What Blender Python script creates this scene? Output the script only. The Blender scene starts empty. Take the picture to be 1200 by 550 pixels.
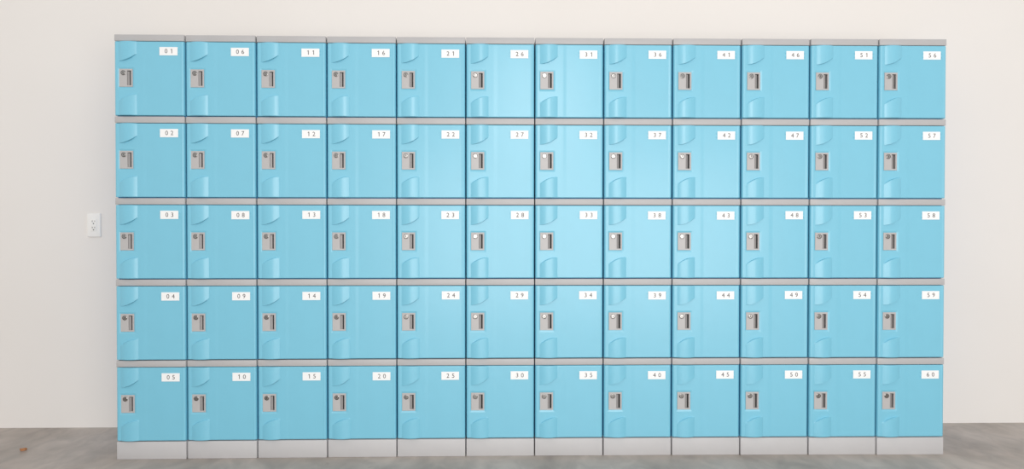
import bpy, bmesh, math, random
from mathutils import Vector, Matrix
random.seed(4)
sc = bpy.context.scene
COL = sc.collection

# ------------------------------------------------------------------ helpers
def mesh_obj(name, me, mats, parent=None):
    o = bpy.data.objects.new(name, me)
    if not me.materials:
        for m in (mats if isinstance(mats, (list, tuple)) else [mats]):
            me.materials.append(m)
    COL.objects.link(o)
    if parent: o.parent = parent
    return o

def bm_mesh(name, bm, smooth=None):
    bmesh.ops.recalc_face_normals(bm, faces=bm.faces)
    me = bpy.data.meshes.new(name); bm.to_mesh(me); bm.free()
    if smooth:
        for p in me.polygons: p.use_smooth = True
        me.set_sharp_from_angle(angle=math.radians(smooth))
    return me

def box(bm, x0, x1, y0, y1, z0, z1, bev=0, seg=2, mi=0):
    r = bmesh.ops.create_cube(bm, size=1)
    vs = r['verts']
    for v in vs:
        v.co = Vector(((x0+x1)/2 + v.co.x*(x1-x0), (y0+y1)/2 + v.co.y*(y1-y0), (z0+z1)/2 + v.co.z*(z1-z0)))
    fs = {f for v in vs for f in v.link_faces}
    for f in fs: f.material_index = mi
    if bev:
        es = {e for v in vs for e in v.link_edges}
        bmesh.ops.bevel(bm, geom=list(es), offset=bev, segments=seg, profile=.5, affect='EDGES', material=-1)

def tag(o, label, cat, group=None):
    o['label'] = label; o['category'] = cat
    if group: o['group'] = group

# ------------------------------------------------------------------ materials
def new_mat(name, color, rough=.5, metal=0, spec=.5):
    m = bpy.data.materials.new(name); m.use_nodes = True
    b = m.node_tree.nodes['Principled BSDF']
    b.inputs['Base Color'].default_value = (*color, 1)
    b.inputs['Roughness'].default_value = rough
    b.inputs['Metallic'].default_value = metal
    b.inputs['Specular IOR Level'].default_value = spec
    return m, m.node_tree, b

def noise_mix(nt, b, c1, c2, scale, detail=4, lo=.35, hi=.65, coord='Object', sx=(1, 1, 1)):
    tc = nt.nodes.new('ShaderNodeTexCoord'); mp = nt.nodes.new('ShaderNodeMapping')
    mp.inputs['Scale'].default_value = sx; mp.inputs['Rotation'].default_value = (0, 0, .5)
    n = nt.nodes.new('ShaderNodeTexNoise'); n.inputs['Scale'].default_value = scale; n.inputs['Detail'].default_value = detail
    r = nt.nodes.new('ShaderNodeValToRGB')
    r.color_ramp.elements[0].position = lo; r.color_ramp.elements[1].position = hi
    r.color_ramp.elements[0].color = (*c1, 1); r.color_ramp.elements[1].color = (*c2, 1)
    nt.links.new(tc.outputs[coord], mp.inputs['Vector']); nt.links.new(mp.outputs[0], n.inputs['Vector'])
    nt.links.new(n.outputs['Fac'], r.inputs['Fac'])
    return n, r

def plastic(name, c, rough, var=.03, bump=.0):
    m, nt, b = new_mat(name, c, rough)
    n, r = noise_mix(nt, b, tuple(x*(1-var) for x in c), tuple(min(1, x*(1+var)) for x in c), 9)
    nt.links.new(r.outputs[0], b.inputs['Base Color'])
    if bump:
        n2, _ = noise_mix(nt, b, c, c, 900, 2)
        bp = nt.nodes.new('ShaderNodeBump'); bp.inputs['Strength'].default_value = bump; bp.inputs['Distance'].default_value = .0005
        nt.links.new(n2.outputs['Fac'], bp.inputs['Height']); nt.links.new(bp.outputs[0], b.inputs['Normal'])
    return m

BLUE_C = (.169, .503, .658)
M_BLUE = plastic('door_blue_plastic', BLUE_C, .52, .012)
_b = M_BLUE.node_tree.nodes['Principled BSDF']
_b.inputs['Specular IOR Level'].default_value = .65
_b.inputs['Coat Weight'].default_value = .55; _b.inputs['Coat Roughness'].default_value = .22
M_BODY = plastic('carcass_blue_plastic', (.035, .30, .68), .45, .02)
M_GREY = plastic('rail_grey_plastic', (.44, .432, .435), .48, .02, .1)
M_PLINTH = plastic('plinth_grey_plastic', (.50, .49, .495), .5, .02, .1)
M_LATCH = plastic('latch_grey_plastic', (.445, .432, .43), .42, .02)
M_PULL = plastic('pull_dark_grey_plastic', (.26, .25, .248), .35, .03)
M_CARD = plastic('white_card', (.86, .86, .86), .6, .01)
M_INK, _, _ = new_mat('black_ink', (.03, .03, .03), .6)
M_CHROME, _, _ = new_mat('lock_metal', (.36, .35, .34), .22, 1)
M_KEY_CAVITY, _, _ = new_mat('keyway_and_cavity_shade', (.015, .015, .015), .5)  # black of the keyway, also the painted shade inside the finger slot
M_OUTLET = plastic('outlet_white_plastic', (.86, .84, .81), .35, .01)
M_SLOT, _, _ = new_mat('outlet_slot_dark', (.06, .055, .05), .6)

# painted wall
M_WALL, nt, b = new_mat('wall_paint', (.80, .76, .71), .75, 0, .3)
n, r = noise_mix(nt, b, (.785, .750, .715), (.81, .778, .745), .9, 3, .3, .7)
nt.links.new(r.outputs[0], b.inputs['Base Color'])
n2, _ = noise_mix(nt, b, (0, 0, 0), (1, 1, 1), 60, 4)
bp = nt.nodes.new('ShaderNodeBump'); bp.inputs['Strength'].default_value = .05; bp.inputs['Distance'].default_value = .002
nt.links.new(n2.outputs['Fac'], bp.inputs['Height']); nt.links.new(bp.outputs[0], b.inputs['Normal'])

# trowelled concrete
M_FLOOR, nt, b = new_mat('concrete_floor', (.3, .29, .27), .45)
na, ra = noise_mix(nt, b, (.345, .302, .268), (.52, .468, .425), 1.6, 6, .3, .72, sx=(1.5, .8, 1))
na.inputs['Distortion'].default_value = 1.2
nb, rb = noise_mix(nt, b, (.80, .80, .80), (1.1, 1.08, 1.06), 9, 8, .3, .7, sx=(1.2, .7, 1))
nb.inputs['Distortion'].default_value = .8
mx = nt.nodes.new('ShaderNodeMix'); mx.data_type = 'RGBA'; mx.blend_type = 'MULTIPLY'; mx.inputs['Factor'].default_value = 1
nt.links.new(ra.outputs[0], mx.inputs['A']); nt.links.new(rb.outputs[0], mx.inputs['B'])
nc, rc = noise_mix(nt, b, (.55, .52, .5), (1, 1, 1), 14, 2, .22, .30)
mx2 = nt.nodes.new('ShaderNodeMix'); mx2.data_type = 'RGBA'; mx2.blend_type = 'MULTIPLY'; mx2.inputs['Factor'].default_value = .6
nt.links.new(mx.outputs['Result'], mx2.inputs['A']); nt.links.new(rc.outputs[0], mx2.inputs['B'])
nt.links.new(mx2.outputs['Result'], b.inputs['Base Color'])
bp = nt.nodes.new('ShaderNodeBump'); bp.inputs['Strength'].default_value = .15; bp.inputs['Distance'].default_value = .003
nt.links.new(nb.outputs['Fac'], bp.inputs['Height']); nt.links.new(bp.outputs[0], b.inputs['Normal'])
n4, r4 = noise_mix(nt, b, (.38, .38, .38), (.6, .6, .6), 3, 4)
nt.links.new(r4.outputs[0], b.inputs['Roughness'])

# ------------------------------------------------------------------ setting
WALL_Y = .522
bm = bmesh.new(); box(bm, -3.2, 7.2, WALL_Y, WALL_Y+.15, -.1, 3.6)
w = mesh_obj('wall_back', bm_mesh('wall_back', bm), M_WALL); w['kind'] = 'structure'
bm = bmesh.new(); box(bm, -3.2, 7.2, -12, WALL_Y, -.1, 0)
f = mesh_obj('floor', bm_mesh('floor', bm), M_FLOOR); f['kind'] = 'structure'

# ------------------------------------------------------------------ locker geometry (one module, local frame:
# origin at the middle of its base, x across, front plane y = -DEP/2, z up)
PITCH, BASE_H, RAIL = 0.3725, 0.0813, .029
WID, DEP = .3145, .50
FY = -DEP/2
hw = WID/2
D0, D1 = .0042, PITCH-RAIL-.0022         # door bottom / top
DH = D1-D0
DL = -.1585                               # the measuring edge: the middle of the gap on the left

def seg_lines(*parts):
    out = []
    for a, b_, st in parts:
        k = max(1, round((b_-a)/st))
        out += [a+(b_-a)*i/k for i in range(k)]
    out.append(parts[-1][1]); return out

BX0, BX1 = .0225, .1035                   # the bulges, from the gap
PX0, PX1, PZ0, PZ1 = .0190, .0925, .118, .217   # the pocket for the latch (z from the door top)
QX0, QX1, QZ0, QZ1 = .0235, .0845, .1255, .2075 # the plate
SX0, SX1, SZ0, SZ1 = .0590, .0775, .1330, .2010 # the finger slot
def smooth(t):
    t = max(0, min(1, t)); return t*t*(3-2*t)

def height(x, t):                         # x from the gap on the left, t below the door top
    h = 0
    xl = x-(DL*0) ; e = .1585-hw          # door edges
    dl, dr = x-e, (.317-e)-x
    for d, R in ((dl, .0105), (dr, .0105), (t, .004), (DH-t, .004)):
        if d < R: h -= R-math.sqrt(max(0, R*R-(R-max(d, 0))**2))
    u = (x-BX0)/(BX1-BX0)
    if 0 <= u <= 1:
        up = .090-.034*u**2.1
        lo = DH-.094+.031*(1-u)**2.1
        k = 1 if t <= up else smooth(1+(t-lo)/.0026)
        h += k*(.0006+.0090*(1-(2*u-1)**2))
    # field panel, a shallow tray to the right of the latch zone
    if x > .124:
        a = smooth((x-.126)/.022)*smooth((.307-x)/.008)
        h -= .0009*a
    # pocket
    if PX0 < x < PX1 and PZ0 < t < PZ1:
        d = min((x-PX0)/(QX0-PX0), (PX1-x)/(PX1-QX1), (t-PZ0)/(QZ0-PZ0), (PZ1-t)/(PZ1-QZ1))
        h -= .0022*min(1, d)
        if SX0-.0015 < x < SX1+.0015 and SZ0-.0015 < t < SZ1+.0015: h = -.020
    return h

def door_mesh():
    e = .1585-hw
    xs = seg_lines((e, e+.0105, .0010), (e+.0105, BX0-.0004, .002), (BX0-.0004, BX0+.0004, .0008), (BX0+.0004, BX1-.0004, .0018),
                   (BX1-.0004, BX1+.0004, .0008), (BX1+.0004, .124, .004), (.124, .150, .002), (.150, .296, .02),
                   (.296, .317-e-.0105, .0015), (.317-e-.0105, .317-e, .0010))
    for q in (PX0, QX0, QX1, PX1, SX0-.0015, SX1+.0015): xs += [q-.0002, q+.0002]
    xs = sorted(set(round(q, 5) for q in xs))
    zs = seg_lines((0, .004, .0006), (.004, .016, .002), (.016, .052, .006), (.052, .094, .0011), (.094, .118, .004), (.118, .217, .006),
                   (.217, DH-.098, .004), (DH-.098, DH-.058, .0011), (DH-.058, DH-.016, .006), (DH-.016, DH-.004, .002), (DH-.004, DH, .0006))
    for q in (PZ0, QZ0, QZ1, PZ1, SZ0-.0015, SZ1+.0015): zs += [q-.0002, q+.0002]
    zs = sorted(set(round(q, 5) for q in zs))
    bm = bmesh.new()
    g = [[bm.verts.new((DL+x, FY-.002-height(x, t), D1-t)) for x in xs] for t in zs]
    for i in range(len(zs)-1):
        for j in range(len(xs)-1):
            bm.faces.new((g[i][j], g[i+1][j], g[i+1][j+1], g[i][j+1]))
    back = FY+.022
    rim = [g[0][j] for j in range(len(xs))] + [g[i][-1] for i in range(1, len(zs))] + \
          [g[-1][j] for j in range(len(xs)-2, -1, -1)] + [g[i][0] for i in range(len(zs)-2, 0, -1)]
    bv = [bm.verts.new((v.co.x, back, v.co.z)) for v in rim]
    k = len(rim)
    for i in range(k):
        bm.faces.new((rim[i], rim[(i+1) % k], bv[(i+1) % k], bv[i]))
    bm.faces.new(bv)
    # four small clip nubs at the ends of the number card
    for cx in (.2035, .2915):
        for t in (.0375, .0545):
            box(bm, DL+cx-.0014, DL+cx+.0014, FY-.0035, FY+.001, D1-t-.003, D1-t+.003, .0005, 1)
    return bm_mesh('door', bm, 38)

def body_mesh():                          # open-fronted carcass
    bm = bmesh.new()
    t = .004; y0, y1, z0, z1 = FY+.024, DEP/2, 0, PITCH-RAIL
    box(bm, -hw, hw, y0, y1, z0, z1, .002, 1)
    fr = min(bm.faces, key=lambda f: f.calc_center_median().y)
    r = bmesh.ops.inset_region(bm, faces=[fr], thickness=t)
    ex = bmesh.ops.extrude_face_region(bm, geom=[fr])
    for v in [q for q in ex['geom'] if isinstance(q, bmesh.types.BMVert)]: v.co.y = y1-t
    if fr.is_valid: bm.faces.remove(fr)
    return bm_mesh('body', bm)

def rail_mesh():
    bm = bmesh.new(); box(bm, -hw, hw, FY, DEP/2, PITCH-RAIL, PITCH, .0016, 2)
    return bm_mesh('top_rail', bm, 50)

def rect_loop(bm, x0, x1, y, z0, z1):
    return [bm.verts.new(c) for c in ((x0, y, z0), (x1, y, z0), (x1, y, z1), (x0, y, z1))]
def bridge(bm, a, b_):
    for i in range(4): bm.faces.new((a[i], a[(i+1) % 4], b_[(i+1) % 4], b_[i]))

def latch_mesh():                         # plate with the finger slot cut through
    bm = bmesh.new(); yb, yf = FY+.004, FY-.0028
    X = lambda q: DL+q
    Z = lambda q: D1-q
    l0 = rect_loop(bm, X(QX0), X(QX1), yb, Z(QZ1), Z(QZ0))
    l1 = rect_loop(bm, X(QX0), X(QX1), yf+.001, Z(QZ1), Z(QZ0))
    l2 = rect_loop(bm, X(QX0)+.001, X(QX1)-.001, yf, Z(QZ1)+.001, Z(QZ0)-.001)
    l3 = rect_loop(bm, X(SX0), X(SX1), yf, Z(SZ1), Z(SZ0))
    l4 = rect_loop(bm, X(SX0)+.0006, X(SX1)-.0006, yf+.0008, Z(SZ1)+.0006, Z(SZ0)-.0006)
    l5 = rect_loop(bm, X(SX0)+.0006, X(SX1)-.0006, yb+.012, Z(SZ1)+.0006, Z(SZ0)-.0006)
    for a, b_ in ((l0, l1), (l1, l2), (l2, l3), (l3, l4), (l4, l5)): bridge(bm, a, b_)
    # raised rim to the right of the slot
    box(bm, X(SX1)+.0012, X(SX1)+.0032, yf-.0012, yf+.001, Z(SZ1)-.001, Z(SZ0)+.001, .0005, 1)
    me = bpy.data.meshes.new('latch_plate'); bmesh.ops.recalc_face_normals(bm, faces=bm.faces); bm.to_mesh(me); bm.free()
    return me

def pull_mesh():                          # the lever in the slot: slopes back from left to right
    bm = bmesh.new(); X = lambda q: DL+q
    z0, z1 = D1-SZ1+.0007, D1-SZ0-.0007
    x0, x1 = X(SX0)+.0007, X(SX1)-.0007; xm = x0+.0098
    pts = [(x0, FY+.0005), (x0+.002, FY-.0008), (xm, FY+.0016), (xm+.0005, FY+.0125), (x1, FY+.0135), (x1, FY+.0155), (x0, FY+.0155)]
    lo = [bm.verts.new((p[0], p[1], z0)) for p in pts]; hi = [bm.verts.new((p[0], p[1], z1-(.003 if i in (1, 2) else 0))) for i, p in enumerate(pts)]
    k = len(pts)
    for i in range(k): bm.faces.new((lo[i], lo[(i+1) % k], hi[(i+1) % k], hi[i]))
    bm.faces.new(lo); bm.faces.new(hi)
    for f in bm.faces:
        if len(f.verts) == 4 and f.calc_center_median().x > xm and f.calc_center_median().y > FY+.010: f.material_index = 1  # deep right side of the slot coloured black, its shade painted in
    return bm_mesh('finger_pull', bm)

def lock_mesh():                          # round cam lock with a domed face and a keyway
    bm = bmesh.new(); cx, cz = DL+.0428, D1-.1435
    prof = [(.0112, .001), (.0112, -.0020), (.0104, -.0028), (.0092, -.0030), (.0088, -.0008), (.0084, -.0008), (.0080, -.0030), (.0076, -.0034), (0, -.0035)]
    N = 32; rings = []
    for r, y in prof:
        if r == 0: rings.append([bm.verts.new((cx, FY-.0028+y, cz))]); continue
        rings.append([bm.verts.new((cx+r*math.cos(2*math.pi*i/N), FY-.0028+y, cz+r*math.sin(2*math.pi*i/N))) for i in range(N)])
    for a, b_ in zip(rings, rings[1:]):
        for i in range(N):
            j = (i+1) % N
            bm.faces.new((a[i], a[j], b_[j], b_[i]) if len(b_) > 1 else (a[i], a[j], b_[0]))
    bm.faces.new(rings[0])
    box(bm, cx-.0011, cx+.0011, FY-.0066, FY-.0050, cz-.0042, cz+.0042, 0, 1, 1)
    return bm_mesh('lock_cylinder', bm, 40)

# digits from the built-in font, flattened to meshes
DIG = {}
for ch in '0123456789':
    cu = bpy.data.curves.new('digit', 'FONT'); cu.body = ch; cu.size = 1; cu.resolution_u = 4; cu.align_x = 'LEFT'
    o = bpy.data.objects.new('digit', cu); COL.objects.link(o)
    bpy.context.view_layer.update()
    me = bpy.data.meshes.new_from_object(o.evaluated_get(bpy.context.evaluated_depsgraph_get()))
    vs = [v.co.copy() for v in me.vertices]; fs = [tuple(p.vertices) for p in me.polygons]
    bpy.data.objects.remove(o); bpy.data.curves.remove(cu); bpy.data.meshes.remove(me)
    x0, x1 = min(v.x for v in vs), max(v.x for v in vs); y0, y1 = min(v.y for v in vs), max(v.y for v in vs)
    DIG[ch] = ([((v.x-(x0+x1)/2)/(y1-y0), (v.y-y0)/(y1-y0)) for v in vs], fs)

DIG['1'] = ([(-.20, .72), (-.20, .86), (.02, 1), (.15, 1), (.15, 0), (.0, 0), (.0, .84)], [(0, 6, 2, 1), (6, 5, 4, 3, 2)])
def card_mesh(txt, jx, jz):
    bm = bmesh.new()
    x0, x1, t0, t1 = .2065+jx, .2885+jx, .0265+jz, .0645+jz
    box(bm, DL+x0, DL+x1, FY-.0026, FY+.0002, D1-t1, D1-t0, .0004, 1)
    Hh = .0195; base = D1-(t0+t1)/2-Hh*.47
    for k, ch in enumerate(txt):
        cx = DL+x0+.082*(.37, .665)[k]
        vs, fs = DIG[ch]
        bv = [bm.verts.new((cx+a*Hh*.98, FY-.0028, base+c*Hh)) for a, c in vs]
        for f in fs:
            nf = bm.faces.new([bv[i] for i in f]); nf.material_index = 1
    me = bpy.data.meshes.new('number_label'); bm.normal_update(); bm.to_mesh(me); bm.free()
    return me

# ------------------------------------------------------------------ lay out the twelve columns
GAPS = [0.0000, 0.3192, 0.6396, 0.9596, 1.2795, 1.5989, 1.9185, 2.2388, 2.5595, 2.8804, 3.2012, 3.5213, 3.8400]
ORD = ['', 'first', 'second', 'third', 'fourth', 'fifth', 'sixth']
def col_phrase(c):
    if c == 0: return 'leftmost column'
    if c == 11: return 'rightmost column'
    return ORD[c+1]+' column from left' if c < 6 else ORD[12-c]+' column from right'
ROW = ['topmost', 'second from top', 'in the middle row', 'second from bottom', 'lowest']
ME = dict(body=body_mesh(), top_rail=rail_mesh(), door=door_mesh(), latch=latch_mesh(), pull=pull_mesh(), lock=lock_mesh())

def first_locker():
    root = bpy.data.objects.new('locker', None); COL.objects.link(root); root.empty_display_size = .1
    mesh_obj('body', ME['body'], M_BODY, root)
    mesh_obj('top_rail', ME['top_rail'], M_GREY, root)['label'] = 'grey plastic rail along the top of the locker'
    d = mesh_obj('door', ME['door'], M_BLUE, root)
    mesh_obj('latch_plate', ME['latch'], M_LATCH, d)['label'] = 'grey rectangular latch plate'
    mesh_obj('finger_pull', ME['pull'], [M_PULL, M_KEY_CAVITY], d)['label'] = 'dark grey upright finger pull'
    mesh_obj('lock_cylinder', ME['lock'], [M_CHROME, M_KEY_CAVITY], d)['label'] = 'round silver key lock'
    return root, d
proto, proto_door = first_locker()
def copy_locker():
    r = proto.copy(); COL.objects.link(r); dr = None
    for ch in list(proto.children):
        c = ch.copy(); COL.objects.link(c); c.parent = r
        if c.name.startswith('door'): dr = c
        for g in list(ch.children):
            if g.name.startswith('number_label'): continue
            d = g.copy(); COL.objects.link(d); d.parent = c
    return r, dr

bm = bmesh.new(); box(bm, -hw, hw, FY, DEP/2, 0, BASE_H, .002, 2)
PL = bm_mesh('plinth', bm, 50)
n = 0
for c in range(12):
    xc = (GAPS[c]+GAPS[c+1])/2
    yc = DEP/2+0.0193*(1-((c-5.5)/6)**2)
    first, last = c*5+1, c*5+5
    p = mesh_obj('plinth', PL, M_PLINTH)
    p.location = (xc, yc, 0)
    tag(p, 'grey plastic plinth on the floor under the locker numbered %02d' % last, 'plinth', 'grey plinths under the locker columns')
    for r in range(5):
        n += 1
        root, door = (proto, proto_door) if n == 1 else copy_locker()
        root.location = (xc, yc, BASE_H+(4-r)*PITCH)
        txt = '%02d' % n
        tag(root, 'blue plastic locker numbered %s, %s, %s' % (txt, ROW[r], col_phrase(c)), 'locker', 'blue lockers stacked along the wall')
        lb = mesh_obj('number_label', card_mesh(txt, random.uniform(-.0015, .0015), random.uniform(-.001, .001)), [M_CARD, M_INK], door)
        lb['label'] = 'white card printed %s' % txt

# ------------------------------------------------------------------ wall outlet
OX, OZ = -.3868, 1.0756
ou = bpy.data.objects.new('wall_outlet', None); COL.objects.link(ou); ou.location = (OX, WALL_Y, OZ)
tag(ou, 'white double power outlet on the wall left of the lockers', 'outlet')
bm = bmesh.new(); box(bm, -.035, .035, -.0075, 0, -.0625, .0625, .003, 3)
mesh_obj('cover_plate', bm_mesh('cover_plate', bm, 40), M_OUTLET, ou)
bm = bmesh.new(); box(bm, -.0165, .0165, -.0092, -.003, -.0335, .0335, .0012, 2)
rc_ = mesh_obj('receptacle', bm_mesh('receptacle', bm, 40), M_OUTLET, ou)
for z in (.012, -.021):
    bm = bmesh.new()
    for x, h in ((-.0065, .0085), (.0065, .0070)):
        box(bm, x-.0013, x+.0013, -.0096, -.0088, z+.0085-h/2, z+.0085+h/2)
    bmesh.ops.create_circle(bm, cap_ends=True, radius=.0028, segments=16, matrix=Matrix.Translation((0, -.0095, z-.004)) @ Matrix.Rotation(math.pi/2, 4, 'X'))
    box(bm, -.0028, .0028, -.0095, -.0088, z-.0040, z-.0010)
    mesh_obj('socket', bm_mesh('socket', bm), M_SLOT, rc_)['label'] = 'dark slots of one socket'

# ------------------------------------------------------------------ small scrap on the floor
M_SCRAP, _, _ = new_mat('orange_brown_scrap', (.42, .19, .08), .7)
bm = bmesh.new()
ring = [(math.cos(a)*(.014+.004*math.sin(3*a+1)), math.sin(a)*(.009+.003*math.cos(2*a))) for a in [2*math.pi*i/14 for i in range(14)]]
c0 = bm.verts.new((0, .002, .010)); rv = [bm.verts.new((x, y, .006+.008*abs(math.sin(3*i)))) for i, (x, y) in enumerate(ring)]
rb_ = [bm.verts.new((x*.8, y*.8, 0)) for x, y in ring]
for i in range(14):
    j = (i+1) % 14
    bm.faces.new((c0, rv[i], rv[j])); bm.faces.new((rv[i], rb_[i], rb_[j], rv[j]))
bm.faces.new(rb_)
s = mesh_obj('leaf_scrap', bm_mesh('leaf_scrap', bm), M_SCRAP); s.location = (-0.5137, 0.1408, 0); s.rotation_euler.z = .6
tag(s, 'small orange-brown scrap lying on the concrete floor at left', 'scrap')

# ------------------------------------------------------------------ light
wd = bpy.data.worlds.new('World'); sc.world = wd; wd.use_nodes = True
bg = wd.node_tree.nodes['Background']; bg.inputs['Color'].default_value = (1, .99, .98, 1); bg.inputs['Strength'].default_value = .84
def area(name, loc, target, sx, sy, power, col=(1, 1, 1)):
    l = bpy.data.lights.new(name, 'AREA'); l.shape = 'RECTANGLE'; l.size = sx; l.size_y = sy; l.energy = power; l.color = col
    o = bpy.data.objects.new(name, l); COL.objects.link(o); o.location = loc
    o.rotation_euler = (Vector(target)-Vector(loc)).to_track_quat('-Z', 'Y').to_euler()
    return o
area('window_light', (2.26, -5.0, 2.55), (2.26, 0, 1.2), 1.2, 1.3, 41, (1, .985, .965))
area('doorway_light', (2.8, -5.3, .95), (2.7, 0, .5), 4.2, 1.9, 128, (1, .985, .965))  # added fill for the lower rows and sideways falloff, not an actual doorway

# ------------------------------------------------------------------ camera
cam = bpy.data.cameras.new('camera'); co = bpy.data.objects.new('camera', cam); COL.objects.link(co); sc.camera = co
cam.sensor_fit = 'HORIZONTAL'; cam.sensor_width = 36
cam.lens = 36*821.50/1200
co.matrix_world = Matrix(((0.999796, -0.000248, -0.020220, 1.74742), (-0.020215, 0.012398, -0.999719, -3.23217), (0.000498, 0.999923, 0.012390, 1.07299), (0, 0, 0, 1)))
sc.view_settings.view_transform = 'Standard'; sc.view_settings.look = 'None'
sc.view_settings.exposure = 0; sc.view_settings.gamma = 1; sc.view_settings.use_curve_mapping = False
